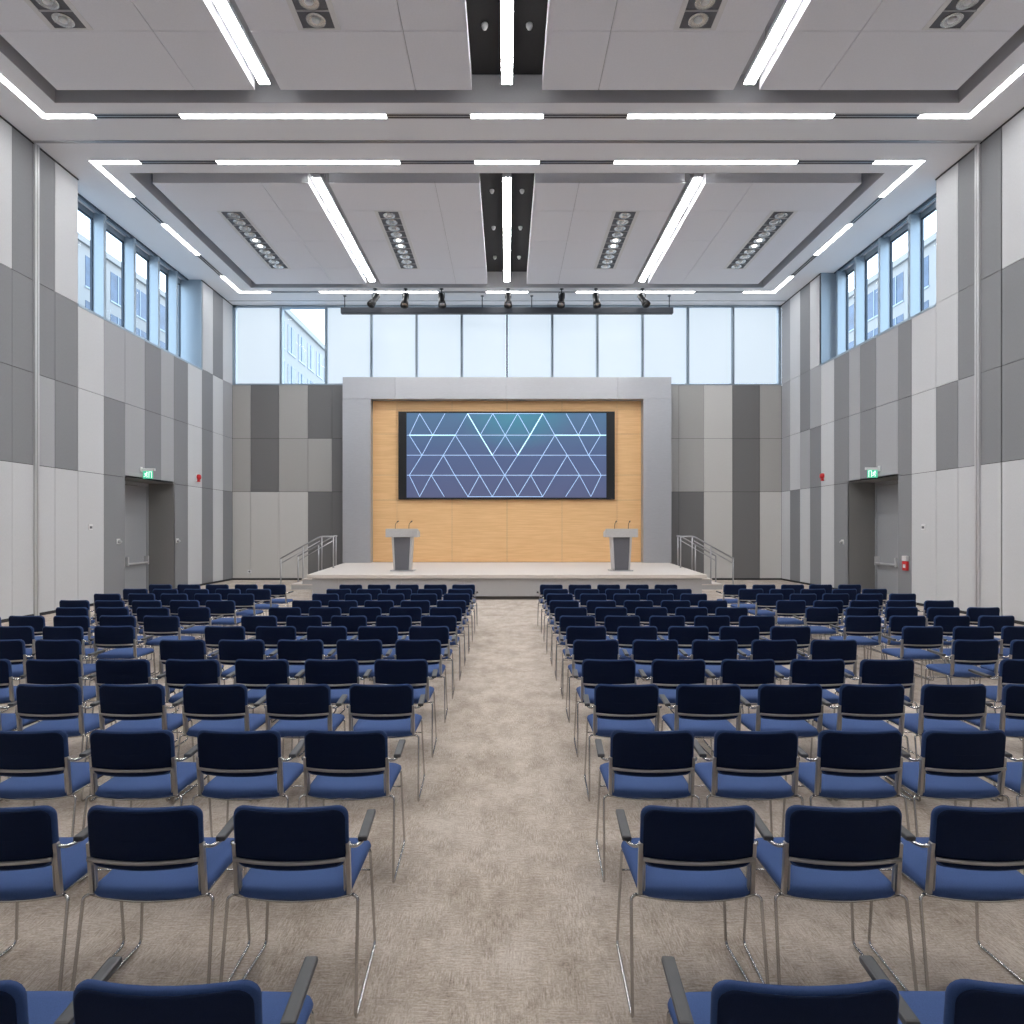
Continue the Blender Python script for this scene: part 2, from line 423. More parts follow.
# small wall devices
def px_y(dx): return 6864./dx
for s, dx, z, what in ((-1, 389, 1.59, 'dome'), (-1, 330, 1.55, 'dome'), (1, 336, 1.52, 'dome'), (-1, 417, 1.98, 'plate'), (1, 417, 1.98, 'plate')):
    word = 'left' if s < 0 else 'right'; y = px_y(dx)
    if what == 'dome':
        near = 'stage' if dx < 340 else 'audience'
        t = thing('door_holder', (s*W, y, z), 'round white door holder on the %s wall, on the %s side of its doorway' % (word, near), 'door holder', 'wall devices')
        m = MB(); m.box(0, -s*.025, -.07, .07, -.06, .08); m.build('back_plate', M['white'], t, .008)
        m = MB(); m.lathe((-s*.02, 0, 0), [(.05, 0), (.05, -s*.05), (.03, -s*.075), (.001, -s*.078)], 16, 0, 'x'); m.build('magnet', M['steel'], t)
    else:
        t = thing('wall_switch', (s*W, y, z), 'small white control plate on a light panel of the %s wall' % word, 'switch', 'wall devices')
        m = MB(); m.box(0, -s*.018, -.08, .08, -.07, .07); m.build('plate', M['white'], t, .005)
        m = MB(); m.box(-s*.016, -s*.03, -.03, .05, -.04, .02); m.build('button', M['cell'], t, .004)
for s, dx, z in ((-1, 310, 3.34+.45*.6, ), (1, 317, 3.34+.27)):
    word = 'left' if s < 0 else 'right'; y = px_y(dx)
    t = thing('fire_alarm', (s*W, y, z), 'red fire alarm sounder high on the %s wall beside its doorway' % word, 'fire alarm', 'fire alarms')
    m = MB(); m.box(0, -s*.03, -.1, .1, -.07, .17); m.build('back_plate', M['white'], t, .01)
    m = MB(); m.lathe((-s*.03, 0, .06), [(.095, 0), (.095, -s*.05), (.07, -s*.09), (.001, -s*.1)], 18, 0, 'x'); m.box(-s*.02, -s*.09, -.05, .05, -.1, .0)
    m.build('sounder', M['red'], t)
t = thing('fire_call_point', (W, px_y(399.5), .95), 'red and white fire call point beside the right exit doorway', 'fire call point')
m = MB(); m.box(0, -.06, -.1, .1, -.1, .14); m.build('red_box', M['red'], t, .012)
m = MB(); m.box(0, -.07, -.1, .1, .15, .28); m.build('white_cover', M['white'], t, .012)
m = MB(); m.box(-.06, -.066, -.05, .05, -.03, .06); m.build('press_plate', M['white'], t)

# far wall ----------------------------------------------------------------------
m = MB()
m.box(-W-.1, -5.9, YB+.03, YB+.3, 0, R3-.01); m.box(5.9, W+.1, YB+.03, YB+.3, 0, R3-.01); m.box(-5.95, 5.95, YB+.03, YB+.3, 0, R3-.01)
xl = [-W, -9.71, -8.64, -7.54, -6.63, -6.0]; xr = [6.0, 6.51, 7.46, 8.54, 9.58, W]
LB = ['LMM', 'LDD', 'LLL', 'DDD', 'DDD']; LB = ['LMM', 'LDD', 'LMM', 'DLD', 'DDD']
LB = ['LMM', 'LDD', 'LMM', 'DMD', 'DDD']
RB = ['DMM', 'DMM', 'LLL', 'DDD', 'LMM']
zz = [(.06, R1), (R1, R2), (R2, R3)]
for xs, tb in ((xl, LB), (xr, RB)):
    for i, t in enumerate(tb):
        for (z0, z1), c in zip(zz, t):
            m.box(xs[i]+.007, xs[i+1]-.007, YB, YB+.03, z0+.007, z1-.007, {'L': 1, 'M': 2, 'D': 3}[c])
m.box(-W, W, YB-.02, YB+.3, R3-.012, R3+.03, 4)
struct(m.build('wall_back', [M['joint'], M['back_light'], M['back_mid'], M['panel_deep'], M['aluminium']]), 'panelled grey wall behind the stage')
m = MB(); m.box(-W, -5.8, YB-.03, YB, 0, .07); m.box(5.8, W, YB-.03, YB, 0, .07)
struct(m.build('baseboard_back', M['joint']))
# wall behind the viewer
m = MB(); m.box(-W-.3, W+.3, Y0-.3, Y0, 0, H+.6); struct(m.build('wall_front', M['panel_light']))
# clerestory windows above the far wall
win = thing('window_3', (0, YB, R3), 'row of clerestory panes with white blinds above the stage wall', None, None, 'structure')
inv = Matrix.Translation((0, -YB, -R3))
TOPW = 10.32
m = MB(); m.box(-W, W, YB, YB+.25, TOPW, H+.6); m.box(-W, W, YB, YB+.2, R3, R3+.05); m.box(-W, -10.28, YB, YB+.2, R3, H); m.box(10.28, W, YB, YB+.2, R3, H)
o = m.build('window_frame', M['aluminium'], win); o.matrix_parent_inverse = inv
xs = [-10.28] + [1.71*k for k in range(-5, 6)] + [10.28]
for x in xs[1:-1]:
    m = MB(); m.box(x-.05, x-.012, YB-.06, YB+.2, R3+.03, TOPW); m.box(x+.012, x+.05, YB-.06, YB+.2, R3+.03, TOPW, 0); m.box(x-.012, x+.012, YB-.03, YB+.2, R3+.03, TOPW, 1)
    o = m.build('mullion', [M['aluminium'], M['gasket']], win); o.matrix_parent_inverse = inv
for i in range(12):
    a, b = xs[i]+.05, xs[i+1]-.05
    m = MB(); m.add([(a, YB+.1, R3+.05), (b, YB+.1, R3+.05), (b, YB+.1, TOPW), (a, YB+.1, TOPW)], [(0, 1, 2, 3)])
    o = m.build('pane', M['glass'], win); o.matrix_parent_inverse = inv
    if i != 1:
        m = MB(); m.box(a+.004, b-.004, YB+.03, YB+.036, R3+.06, TOPW-.01)
        o = m.build('roller_blind', M['blind'], win); o.matrix_parent_inverse = inv

# ceiling -------------------------------------------------------------------------
T = [(2.0, 13.14), (15.72, 23.2)]       # trays (front, back)
TX = 9.0; TH = 10.97
m = MB()
XO = WX+.2
for x0, x1 in ((-XO, -TX), (TX, XO)): m.box(x0, x1, Y0, YB+.3, H, H+.1)
m.box(-TX, TX, Y0, T[0][0], H, H+.1)
m.box(-TX, TX, T[0][1], 14.40, H, H+.1); m.box(-TX, TX, 14.50, T[1][0], H, H+.1); m.box(-TX, TX, T[1][1], YB+.3, H, H+.1)
m.box(-TX, TX, 14.40, 14.50, H+.05, H+.1)
for a, b in T:
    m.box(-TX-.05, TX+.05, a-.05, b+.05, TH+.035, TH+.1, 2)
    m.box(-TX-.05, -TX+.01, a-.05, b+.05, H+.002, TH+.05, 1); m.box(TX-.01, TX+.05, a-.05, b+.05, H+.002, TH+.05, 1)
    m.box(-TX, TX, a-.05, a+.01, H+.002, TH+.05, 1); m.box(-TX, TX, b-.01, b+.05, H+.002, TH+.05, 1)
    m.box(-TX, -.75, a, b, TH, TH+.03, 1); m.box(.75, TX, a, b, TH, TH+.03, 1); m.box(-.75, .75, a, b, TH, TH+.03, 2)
struct(m.build('ceiling', [M['ceiling'], M['tray'], M['void']]), 'white ceiling with two recessed trays')
m = MB(); m.box(-W, W, 14.41, 14.435, H-.012, H+.05); m.box(-W, W, 14.465, 14.49, H-.012, H+.05); m.box(-W, W, 14.435, 14.465, H+.02, H+.04, 1)
struct(m.build('trim_7', [M['steel'], M['joint']]), 'folding-partition track across the ceiling')
m = MB(); m.box(-W, W, 24.5, 24.54, H-.015, H); struct(m.build('trim_8', M['steel']))
m = MB()
for s in (-1, 1): m.box(s*(W-.02), s*W, Y0, WIN0, H-.03, H); m.box(s*(W-.02), s*W, OPEN[s][0], YB, H-.03, H)
struct(m.build('trim_9', M['joint']))

# acoustic clouds in the trays
spans = [(-8.69, -4.87, 'outer left'), (-4.37, -.68, 'inner left'), (.68, 4.37, 'inner right'), (4.87, 8.69, 'outer right')]
for ti, (tray, y0, y1, seams) in enumerate((('over the audience', 2.4, 12.75, [4.2, 5.8, 7.4, 9.35, 11.24]), ('nearer the stage', 16.18, 22.84, [17.6, 19.43, 21.44]))):
    for x0, x1, w in spans:
        xm = {-8.69: -6.03, -4.37: -1.77, .68: 1.77, 4.87: 6.03}[x0]
        m = MB(); m.box(x0+.01, x1-.01, y0+.01, y1-.01, H+.03, H+.26, 1); ys = [y0] + seams + [y1]
        for a, b in zip(ys[:-1], ys[1:]):
            for xa, xb in ((x0, xm), (xm, x1)):
                m.box(xa+(.007 if xa != x0 else 0), xb-(.007 if xb != x1 else 0), a+(.007 if a != y0 else 0), b-(.007 if b != y1 else 0), H, H+.27 if False else H+.05)
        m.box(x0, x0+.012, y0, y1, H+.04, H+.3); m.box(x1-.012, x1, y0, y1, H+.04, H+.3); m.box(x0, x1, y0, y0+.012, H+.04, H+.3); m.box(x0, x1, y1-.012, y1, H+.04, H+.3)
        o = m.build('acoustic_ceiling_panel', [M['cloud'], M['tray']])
        tag(o, 'white tiled acoustic panel hanging in the ceiling tray %s, %s of four' % (tray, w), 'ceiling panel', 'hanging acoustic ceiling panels')
        # rods to the slab above
        for xx in (x0+.5, x1-.5):
            for yy in (y0+.6, y1-.6): mm = MB(); mm.tube([(xx, yy, H+.03), (xx, yy, TH)], .012, 6); mm.build('hanger_rod', M['steel'], o)

# strip lights in the slots
for y0, y1, tr in ((2.6, 12.62, 'over the audience'), (16.0, 22.68, 'nearer the stage')):
    for x, w, nm in ((-4.63, .20, 'left slot'), (0., .21, 'dark middle slot'), (4.63, .20, 'right slot')):
        t = thing('strip_light', (x, (y0+y1)/2, H), 'long lit strip light in the %s of the ceiling tray %s' % (nm, tr), 'strip light', 'long strip lights in the ceiling slots')
        h = (y1-y0)/2; zb = .02
        m = MB(); m.box(-w/2, w/2, -h, h, zb+.022, zb+.12); m.build('housing', M['tray'], t)
        m = MB(); m.box(-w/2+.004, w/2-.004, -h+.004, h-.004, zb, zb+.022); m.build('diffuser', M['strip'], t)
        for k in range(4):
            yy = -h+.8+(2*h-1.6)*k/3
            m = MB(); m.tube([(0, yy, zb+.12), (0, yy, TH-H)], .01, 6); m.build('hanger', M['steel'], t)
        if x == 0.:
            for k in range(3):
                for sx in (-1, 1):
                    yy = -h+1.6+(2*h-2.4)*k/2
                    tag_o = thing('ceiling_sensor', (sx*.4, (y0+y1)/2+yy, TH), 'small white fitting in the dark middle ceiling slot %s' % tr, 'sensor', 'fittings in the dark slot')
                    mm = MB(); mm.lathe((0, 0, 0), [(.06, 0), (.06, -.04), (.035, -.09), (.001, -.095)], 12); mm.build('body', M['white'], tag_o)

# line lights around the trays and the dark slots between them
LW = .13
def line_light(pts, label):
    """lit ribbon flush with the ceiling along an axis-aligned path"""
    t = thing('line_light', (pts[0][0], pts[0][1], H), label, 'line light', 'recessed line lights round the ceiling trays')
    ox, oy = pts[0]
    m = MB(); d = MB()
    for (a, b) in zip(pts[:-1], pts[1:]):
        x0, x1 = min(a[0], b[0])-LW/2, max(a[0], b[0])+LW/2; y0, y1 = min(a[1], b[1])-LW/2, max(a[1], b[1])+LW/2
        if a[1] == b[1]: x0 += LW/2 if a[0] > b[0] or len(pts) == 2 else 0; x1 -= LW/2 if a[0] < b[0] or len(pts) == 2 else 0
        m.box(x0-.01-ox, x1+.01-ox, y0-.01-oy, y1+.01-oy, -.008, -.002)
        d.box(x0-ox, x1-ox, y0-oy, y1-oy, -.012, -.007)
    m.build('trim', M['steel'], t); d.build('diffuser', M['ring'], t)
def slot(a, b, label):
    t = thing('slot_diffuser', (a[0], a[1], H), label, 'air slot', 'dark air slots between the line lights')
    m = MB(); m2 = MB()
    if a[1] == b[1]:
        m.box(0, b[0]-a[0], -.07, .07, -.006, 0)
        m2.box(0, b[0]-a[0], -.015, .015, -.012, -.005); m2.box(0, b[0]-a[0], .06, .075, -.012, -.005); m2.box(0, b[0]-a[0], -.075, -.06, -.012, -.005)
    else:
        m.box(-.07, .07, 0, b[1]-a[1], -.006, 0)
        m2.box(-.015, .015, 0, b[1]-a[1], -.012, -.005); m2.box(.06, .075, 0, b[1]-a[1], -.012, -.005); m2.box(-.075, -.06, 0, b[1]-a[1], -.012, -.005)
    m.build('slot', M['joint'], t); m2.build('blade', M['steel'], t)
for yl, row in ((13.55, 'audience-side line before the partition track'), (15.25, 'line just beyond the partition track'), (23.6, 'line closest to the stage windows')):
    line_light([(-.74, yl), (.74, yl)], 'short middle line light in the ceiling %s' % row)
    for s, wd in ((-1, 'left'), (1, 'right')):
        line_light([(s*2.48, yl), (s*6.7, yl)], 'long %s line light in the ceiling %s' % (wd, row))
        slot((s*.76, yl), (s*2.46, yl), 'dark air slot %s of the middle light, %s' % (wd, row))
        slot((s*6.72, yl), (s*8.5, yl), 'dark air slot towards the %s wall, %s' % (wd, row))
for s, wd in ((-1, 'left'), (1, 'right')):
    line_light([(s*8.53, 13.55), (s*9.5, 13.55), (s*9.5, 2.0)], 'L-shaped corner line light along the %s wall, before the partition track' % wd)
    line_light([(s*8.55, 15.25), (s*9.55, 15.25), (s*9.55, 16.76)], 'short L-shaped corner line light by the %s wall, beyond the partition track' % wd)
    slot((s*9.55, 16.85), (s*9.55, 18.27), 'dark air slot along the %s windows, nearer the partition track' % wd)
    line_light([(s*9.55, 18.42), (s*9.55, 20.33)], 'straight line light along the %s side windows' % wd)
    slot((s*9.55, 20.42), (s*9.55, 22.1), 'dark air slot along the %s windows, nearer the stage' % wd)
    line_light([(s*8.53, 23.6), (s*9.55, 23.6), (s*9.55, 22.2)], 'L-shaped corner line light by the %s wall, at the stage end' % wd)

# recessed lamp banks in the clouds
def lamp_bank(x, y0, label):
    t = thing('recessed_downlight_bank', (x, y0, H), label, 'ceiling downlights', 'recessed downlight banks in the ceiling panels')
    n = 10; p = .385; w = .54; L_ = n*p
    m = MB(); o = .09
    for q in ((-w/2-o, -w/2, -o*.4, L_+o*.4), (w/2, w/2+o, -o*.4, L_+o*.4), (-w/2, w/2, -o*.4, 0), (-w/2, w/2, L_, L_+o*.4)): m.box(q[0], q[1], q[2], q[3], -.012, 0)
    m.build('frame', M['white'], t)
    m = MB(); m.box(-w/2, w/2, 0, L_, -.003, 0); m.build('tray', M['cell'], t)
    for k in range(n):
        yc = p*(k+.5)
        m = MB(); m.lathe((0, yc, -.004), [(.16, 0), (.165, -.02), (.15, -.026), (.09, -.012), (.001, -.010)], 24)
        rf = m.build('reflector', M['reflector'], t)
        m = MB(); lit = k in (4, 5)
        m.lathe((0, yc, -.012), [(.07, 0), (.065, -.02), (.001, -.028)], 14); m.build('bulb', M['lamp'] if lit else M['white'], rf)
        m = MB(); m.box(-w/2, w/2, yc+p/2-.012, yc+p/2+.012, -.02, 0)
        if k < n-1: m.build('divider', M['tray'], t)
for yb, tr in ((11.17-10*.385, 'over the audience'), (17.62, 'nearer the stage')):
    for x, wd in ((-7.38, 'outer left'), (-3.18, 'inner left'), (3.18, 'inner right'), (7.4, 'outer right')):
        lamp_bank(x, yb, 'recessed bank of ten round downlights in the %s ceiling panel %s' % (wd, tr))

# stage ---------------------------------------------------------------------------
SZ = .69; SY = 17.9
def trap(m, xf, xb, yf, yb, z0, z1, mi=0):
    m.add([(-xf,yf,z0),(xf,yf,z0),(xb,yb,z0),(-xb,yb,z0),(-xf,yf,z1),(xf,yf,z1),(xb,yb,z1),(-xb,yb,z1)],
          [(0,3,2,1),(4,5,6,7),(0,1,5,4),(1,2,6,5),(2,3,7,6),(3,0,4,7)], mi)
t = thing('stage', (0, SY, 0), 'low pale stage with grey panelled fascia below the wooden wall', 'stage')
inv = Matrix.Translation((0, -SY, 0))
m = MB(); trap(m, 5.43, 6.03, SY, 24.95, SZ-.10, SZ); o = m.build('stage_deck', M['stage_top'], t, .015); o.matrix_parent_inverse = inv
m = MB(); trap(m, 5.32, 5.9, SY+.13, 24.9, .09, SZ-.10, 0)
xs_ = [-5.32, -4.6, -2.87, -1.15, 1.15, 2.87, 4.6, 5.32]
for a, b in zip(xs_[:-1], xs_[1:]): m.box(a+.005, b-.005, SY+.10, SY+.14, .1, SZ-.105, 0)
o = m.build('fascia', M['stage_side'], t); o.matrix_parent_inverse = inv
m = MB(); trap(m, 5.28, 5.86, SY+.16, 24.9, 0, .09); o = m.build('kickboard', M['stage_kick'], t); o.matrix_parent_inverse = inv

# portal frame with wooden wall
t = thing('stage_portal', (0, 24.2, SZ), 'brushed metal portal frame surrounding the wooden stage wall', 'portal frame')
inv = Matrix.Translation((0, -24.2, -SZ))
def P(o): o.matrix_parent_inverse = inv; return o
PT = 7.5; PI_ = 6.70
for s in (-1, 1):
    m = MB(); m.box(s*5.0, s*6.03, 24.2, 24.95, SZ, PI_-.004); P(m.build('side_panel', M['portal'], t, .006))
m = MB(); 
for a, b in ((-6.03, -4.08), (-4.08, -.04), (-.04, 4.04), (4.04, 6.03)): m.box(a+.003, b-.003, 24.2, 24.95, PI_, PT)
P(m.build('header_panel', M['portal'], t, .006))
m = MB(); m.box(-5., 5., 24.62, 24.95, SZ, PI_, 1)
xw = [-5.0, -4.1, -2.05, 0, 2.05, 4.1, 5.0]; zw = [SZ+.01, 3.01, 3.94, 5.47, 6.37, PI_]
for a, b in zip(xw[:-1], xw[1:]):
    for c, d in zip(zw[:-1], zw[1:]): m.box(a+.004, b-.004, 24.59, 24.63, c+.004, d-.004)
P(m.build('wooden_wall', [M['wood'], M['stage_kick']], t))['label'] = 'pale maple wall panels'

# screen
t = thing('wall_screen', (0, 24.58, 4.66), 'large wall screen showing glowing blue triangle line pattern', 'screen')
m = MB(); m.box(-4.03, 4.0, -.12, 0.005, -1.63, 1.63); m.build('bezel', M['black'], t, .01)
sx0, sx1, sz0, sz1 = -3.72, 3.68, -1.565, 1.565
m = MB(); m.box(sx0, sx1, -.126, -.118, sz0, sz1); disp = m.build('display', M['screen'], t)
k = (sx1-sx0)/869.
def Q(x, row):
    yz = [60, 154, 241, 328, 421][row]
    return (sx0+(x-68)*k, sz1-(yz-58)/367.*(sz1-sz0))
E = {0: [(125,80),(125,182),(235,182),(333,280),(443,388),(443,497),(551,497),(551,605),(660,713),(762,815),(865,815),(865,912)],
     1: [(80,135),(182,135),(280,228),(280,335),(388,441),(497,441),(497,551),(713,660),(713,767),(815,860),(912,860)],
     2: [(135,80),(228,175),(228,278),(335,386),(441,495),(551,495),(660,608),(767,715),(767,820),(860,915)],
     3: [(80,125),(175,125),(175,232),(278,335),(386,335),(386,441),(495,441),(495,551),(608,551),(608,660),(715,660),(820,760),(820,870),(915,870)]}
def seg(m, a, b, w, y=-.1275):
    dx, dz = b[0]-a[0], b[1]-a[1]; l = math.hypot(dx, dz); nx, nz = -dz/l*w/2, dx/l*w/2
    m.add([(a[0]+nx, y, a[1]+nz), (b[0]+nx, y, b[1]+nz), (b[0]-nx, y, b[1]-nz), (a[0]-nx, y, a[1]-nz)], [(0, 1, 2, 3)])
m = MB()
for r, es in E.items():
    for a, b in es: seg(m, Q(a, r), Q(b, r+1), .021)
for r in (1, 2, 3): seg(m, Q(70, r), Q(936, r), .021)
for r in (0, 4): seg(m, Q(333, r), Q(660, r), .021)
m.build('line_pattern', M['line'], disp)
m = MB()
for a, ra, b, rb in ((333,0,388,1), (660,0,605,1), (605,1,551,2), (388,1,441,2)): seg(m, Q(a, ra), Q(b, rb), .034, -.1285)
for a, b in ((80, 280), (713, 936)): seg(m, Q(a, 1), Q(b, 1), .032, -.1285)
m.build('bright_line_pattern', M['linebright'], disp)

# lecterns
def lectern(x, word):
    t = thing('lectern', (x, 19.55, SZ), 'grey lectern with pale top and two thin microphones on the %s of the stage' % word, 'lectern', 'stage lecterns')
    m = MB(); m.box(-.34, .34, -.24, .24, 0, .035); m.build('base', M['steel'], t, .008)
    def taper(m, x0b, x1b, x0t, x1t, y0, y1, z0, z1):
        m.add([(x0b,y0,z0),(x1b,y0,z0),(x1b,y1,z0),(x0b,y1,z0),(x0t,y0,z1),(x1t,y0,z1),(x1t,y1,z1),(x0t,y1,z1)], [(0,3,2,1),(4,5,6,7),(0,1,5,4),(1,2,6,5),(2,3,7,6),(3,0,4,7)])
    m = MB(); taper(m, -.2, .2, -.245, .245, -.19, .17, .035, 1.0); m.build('front_panel', M['lectern_grey'], t, .006)
    for s in (-1, 1):
        m = MB(); taper(m, s*.2, s*.245, s*.245, s*.305, -.21, .2, .035, 1.0); m.build('side_panel', M['lectern_light'], t, .006)
    m = MB(); m.add([(-.47,-.27,1.0),(.47,-.27,1.0),(.47,.27,1.0),(-.47,.27,1.0),(-.47,-.27,1.25),(.47,-.27,1.25),(.47,.27,1.15),(-.47,.27,1.15)], [(0,3,2,1),(4,5,6,7),(0,1,5,4),(1,2,6,5),(2,3,7,6),(3,0,4,7)])
    m.build('top', M['lectern_light'], t, .012)
    for s in (-1, 1):
        m = MB(); pts = [(s*.2, -.18, 1.23), (s*.2, -.18, 1.34), (s*.2+.01, -.16, 1.40), (s*.2+.05, -.1, 1.45)]
        m.tube(fillet(pts, .05), .008, 6); mc = m.build('microphone', M['black'], t)
        m = MB(); m.tube([(s*.2+.045, -.105, 1.445), (s*.2+.075, -.06, 1.475)], .016, 8); m.build('microphone_head', M['black'], mc)
lectern(-3.08, 'left'); lectern(3.36, 'right')

# steps and handrails at both ends of the stage
for s, wd in ((-1, 'left'), (1, 'right')):
    t = thing('stage_steps', (s*5.9, 22, 0), 'short flight of pale steps at the %s end of the stage' % wd, 'steps', 'stage steps')
    for k in range(3):
        m = MB(); x1 = 5.78-5.9+.02; x2 = x1+.36*(3-k); z = .1725*(k+1)
        m.box(s*x1, s*(x1+.36*(3-k)), -.95, .95, z-.1725, z-.03, 1); m.box(s*x1, s*(x2+.02), -.97, .97, z-.035, z)
        m.build('step', [M['stage_top'], M['stage_side']], t)
    for yy, place in ((-.9, 'nearer the audience'), (.85, 'nearer the wall')):
        h = thing('handrail', (s*5.9, 22+yy, 0), 'grey metal handrail of the %s stage steps, %s' % (wd, place), 'handrail', 'stage handrails')
        xt, xb = .08, 1.35
        m = MB(); pts = [((-s*.38 if yy < 0 else -s*.02), 0, SZ+1.0), (s*xt, 0, SZ+1.0), (s*xb, 0, .98)]
        m.tube(fillet(pts, .12), .024, 10); m.build('top_rail', M['steel'], h)
        m = MB(); pts = [(s*xt, 0, SZ+.86), (s*xb, 0, .82)]
        m.tube(pts, .014, 8); m.build('lower_rail', M['steel'], h)
        def railz(x): return SZ+1.0 + (x-xt)/(xb-xt)*(.98-SZ-1.0) if x > xt else SZ+1.0
        for x, z0 in (((-.35, SZ),) if yy < 0 else ()) + ( (.02, 0), (.62, 0), (1.33, 0)):
            z0 = SZ if x < -.1 else (.5175 if x < .26-.02 else (.345 if x < .6 else (.1725 if x < .97 else 0)))
            m = MB(); m.tube([(s*x, 0, z0), (s*x, 0, railz(x))], .021, 8); m.lathe((s*x, 0, z0), [(.045, 0), (.045, .012), (.001, .013)], 12)
            m.build('post', M['steel'], h)

# black bar and stage spotlights under the ceiling
t = thing('lighting_bar', (0, 24.0, 9.86), 'long black bar hanging under the ceiling before the stage windows', 'lighting bar')
m = MB(); m.box(-6.03, 6.03, -.1, .1, -.11, .11); m.build('bar', M['dark_metal'], t, .02)
for x in (-5.9, -.9, .9, 5.9):
    m = MB(); m.tube([(x, 0, .1), (x, 0, H-9.86)], .018, 8); m.lathe((x, 0, H-9.86-.015), [(.06, 0), (.06, .015)], 12); m.build('hanger', M['dark_metal'], t)
words7 = ['first', 'second', 'third', 'fourth', 'fifth', 'sixth', 'seventh']
for i, (x, ang) in enumerate(((-4.66, 25), (-3.58, 4), (-2.31, -8), (.04, 0), (1.93, 8), (3.14, -4), (4.78, -25))):
    t = thing('stage_spotlight', (x, 23.3, H), 'black stage spotlight under the ceiling, %s of seven from the left' % words7[i], 'spotlight', 'stage spotlights')
    m = MB(); m.lathe((0, 0, -.02), [(.07, .02), (.07, 0), (.02, -.005), (.018, -.14)], 12); m.build('stem', M['dark_metal'], t)
    m = MB(); m.tube(fillet([(-.1, 0, -.34), (-.1, 0, -.14), (.1, 0, -.14), (.1, 0, -.34)], .04), .014, 6); m.build('yoke', M['dark_metal'], t)
    rot = Matrix.Rotation(math.radians(ang), 4, 'Y') @ Matrix.Rotation(math.radians(-28), 4, 'X')
    m = MB(); m.lathe((0, 0, 0), [(.001, .2), (.06, .2), (.08, .16), (.085, -.1), (.105, -.14), (.12, -.28), (.11, -.28), (.1, -.2), (.001, -.19)], 18)
    m.v = [tuple(rot @ (Vector(p)*1.2) + Vector((0, 0, -.36))) for p in m.v]
    can = m.build('can', M['black'], t)
    m = MB(); m.lathe((0, 0, 0), [(.098, -.205), (.08, -.195), (.001, -.193)], 16); m.v = [tuple(rot @ (Vector(p)*1.2) + Vector((0, 0, -.36))) for p in m.v]
    m.build('lens', M['reflector'], can)

# wall socket by the stage corner
t = thing('wall_socket', (-9.75, YB, .32), 'small white socket plate low in the left corner of the stage wall', 'socket')
m = MB(); m.box(-.07, .07, -.015, 0, -.06, .06); m.build('plate', M['white'], t, .004)
m = MB(); m.lathe((0, -.014, 0), [(.035, 0), (.035, -.008), (.001, -.006)], 14, 0, 'y'); m.build('outlet', M['cell'], t)

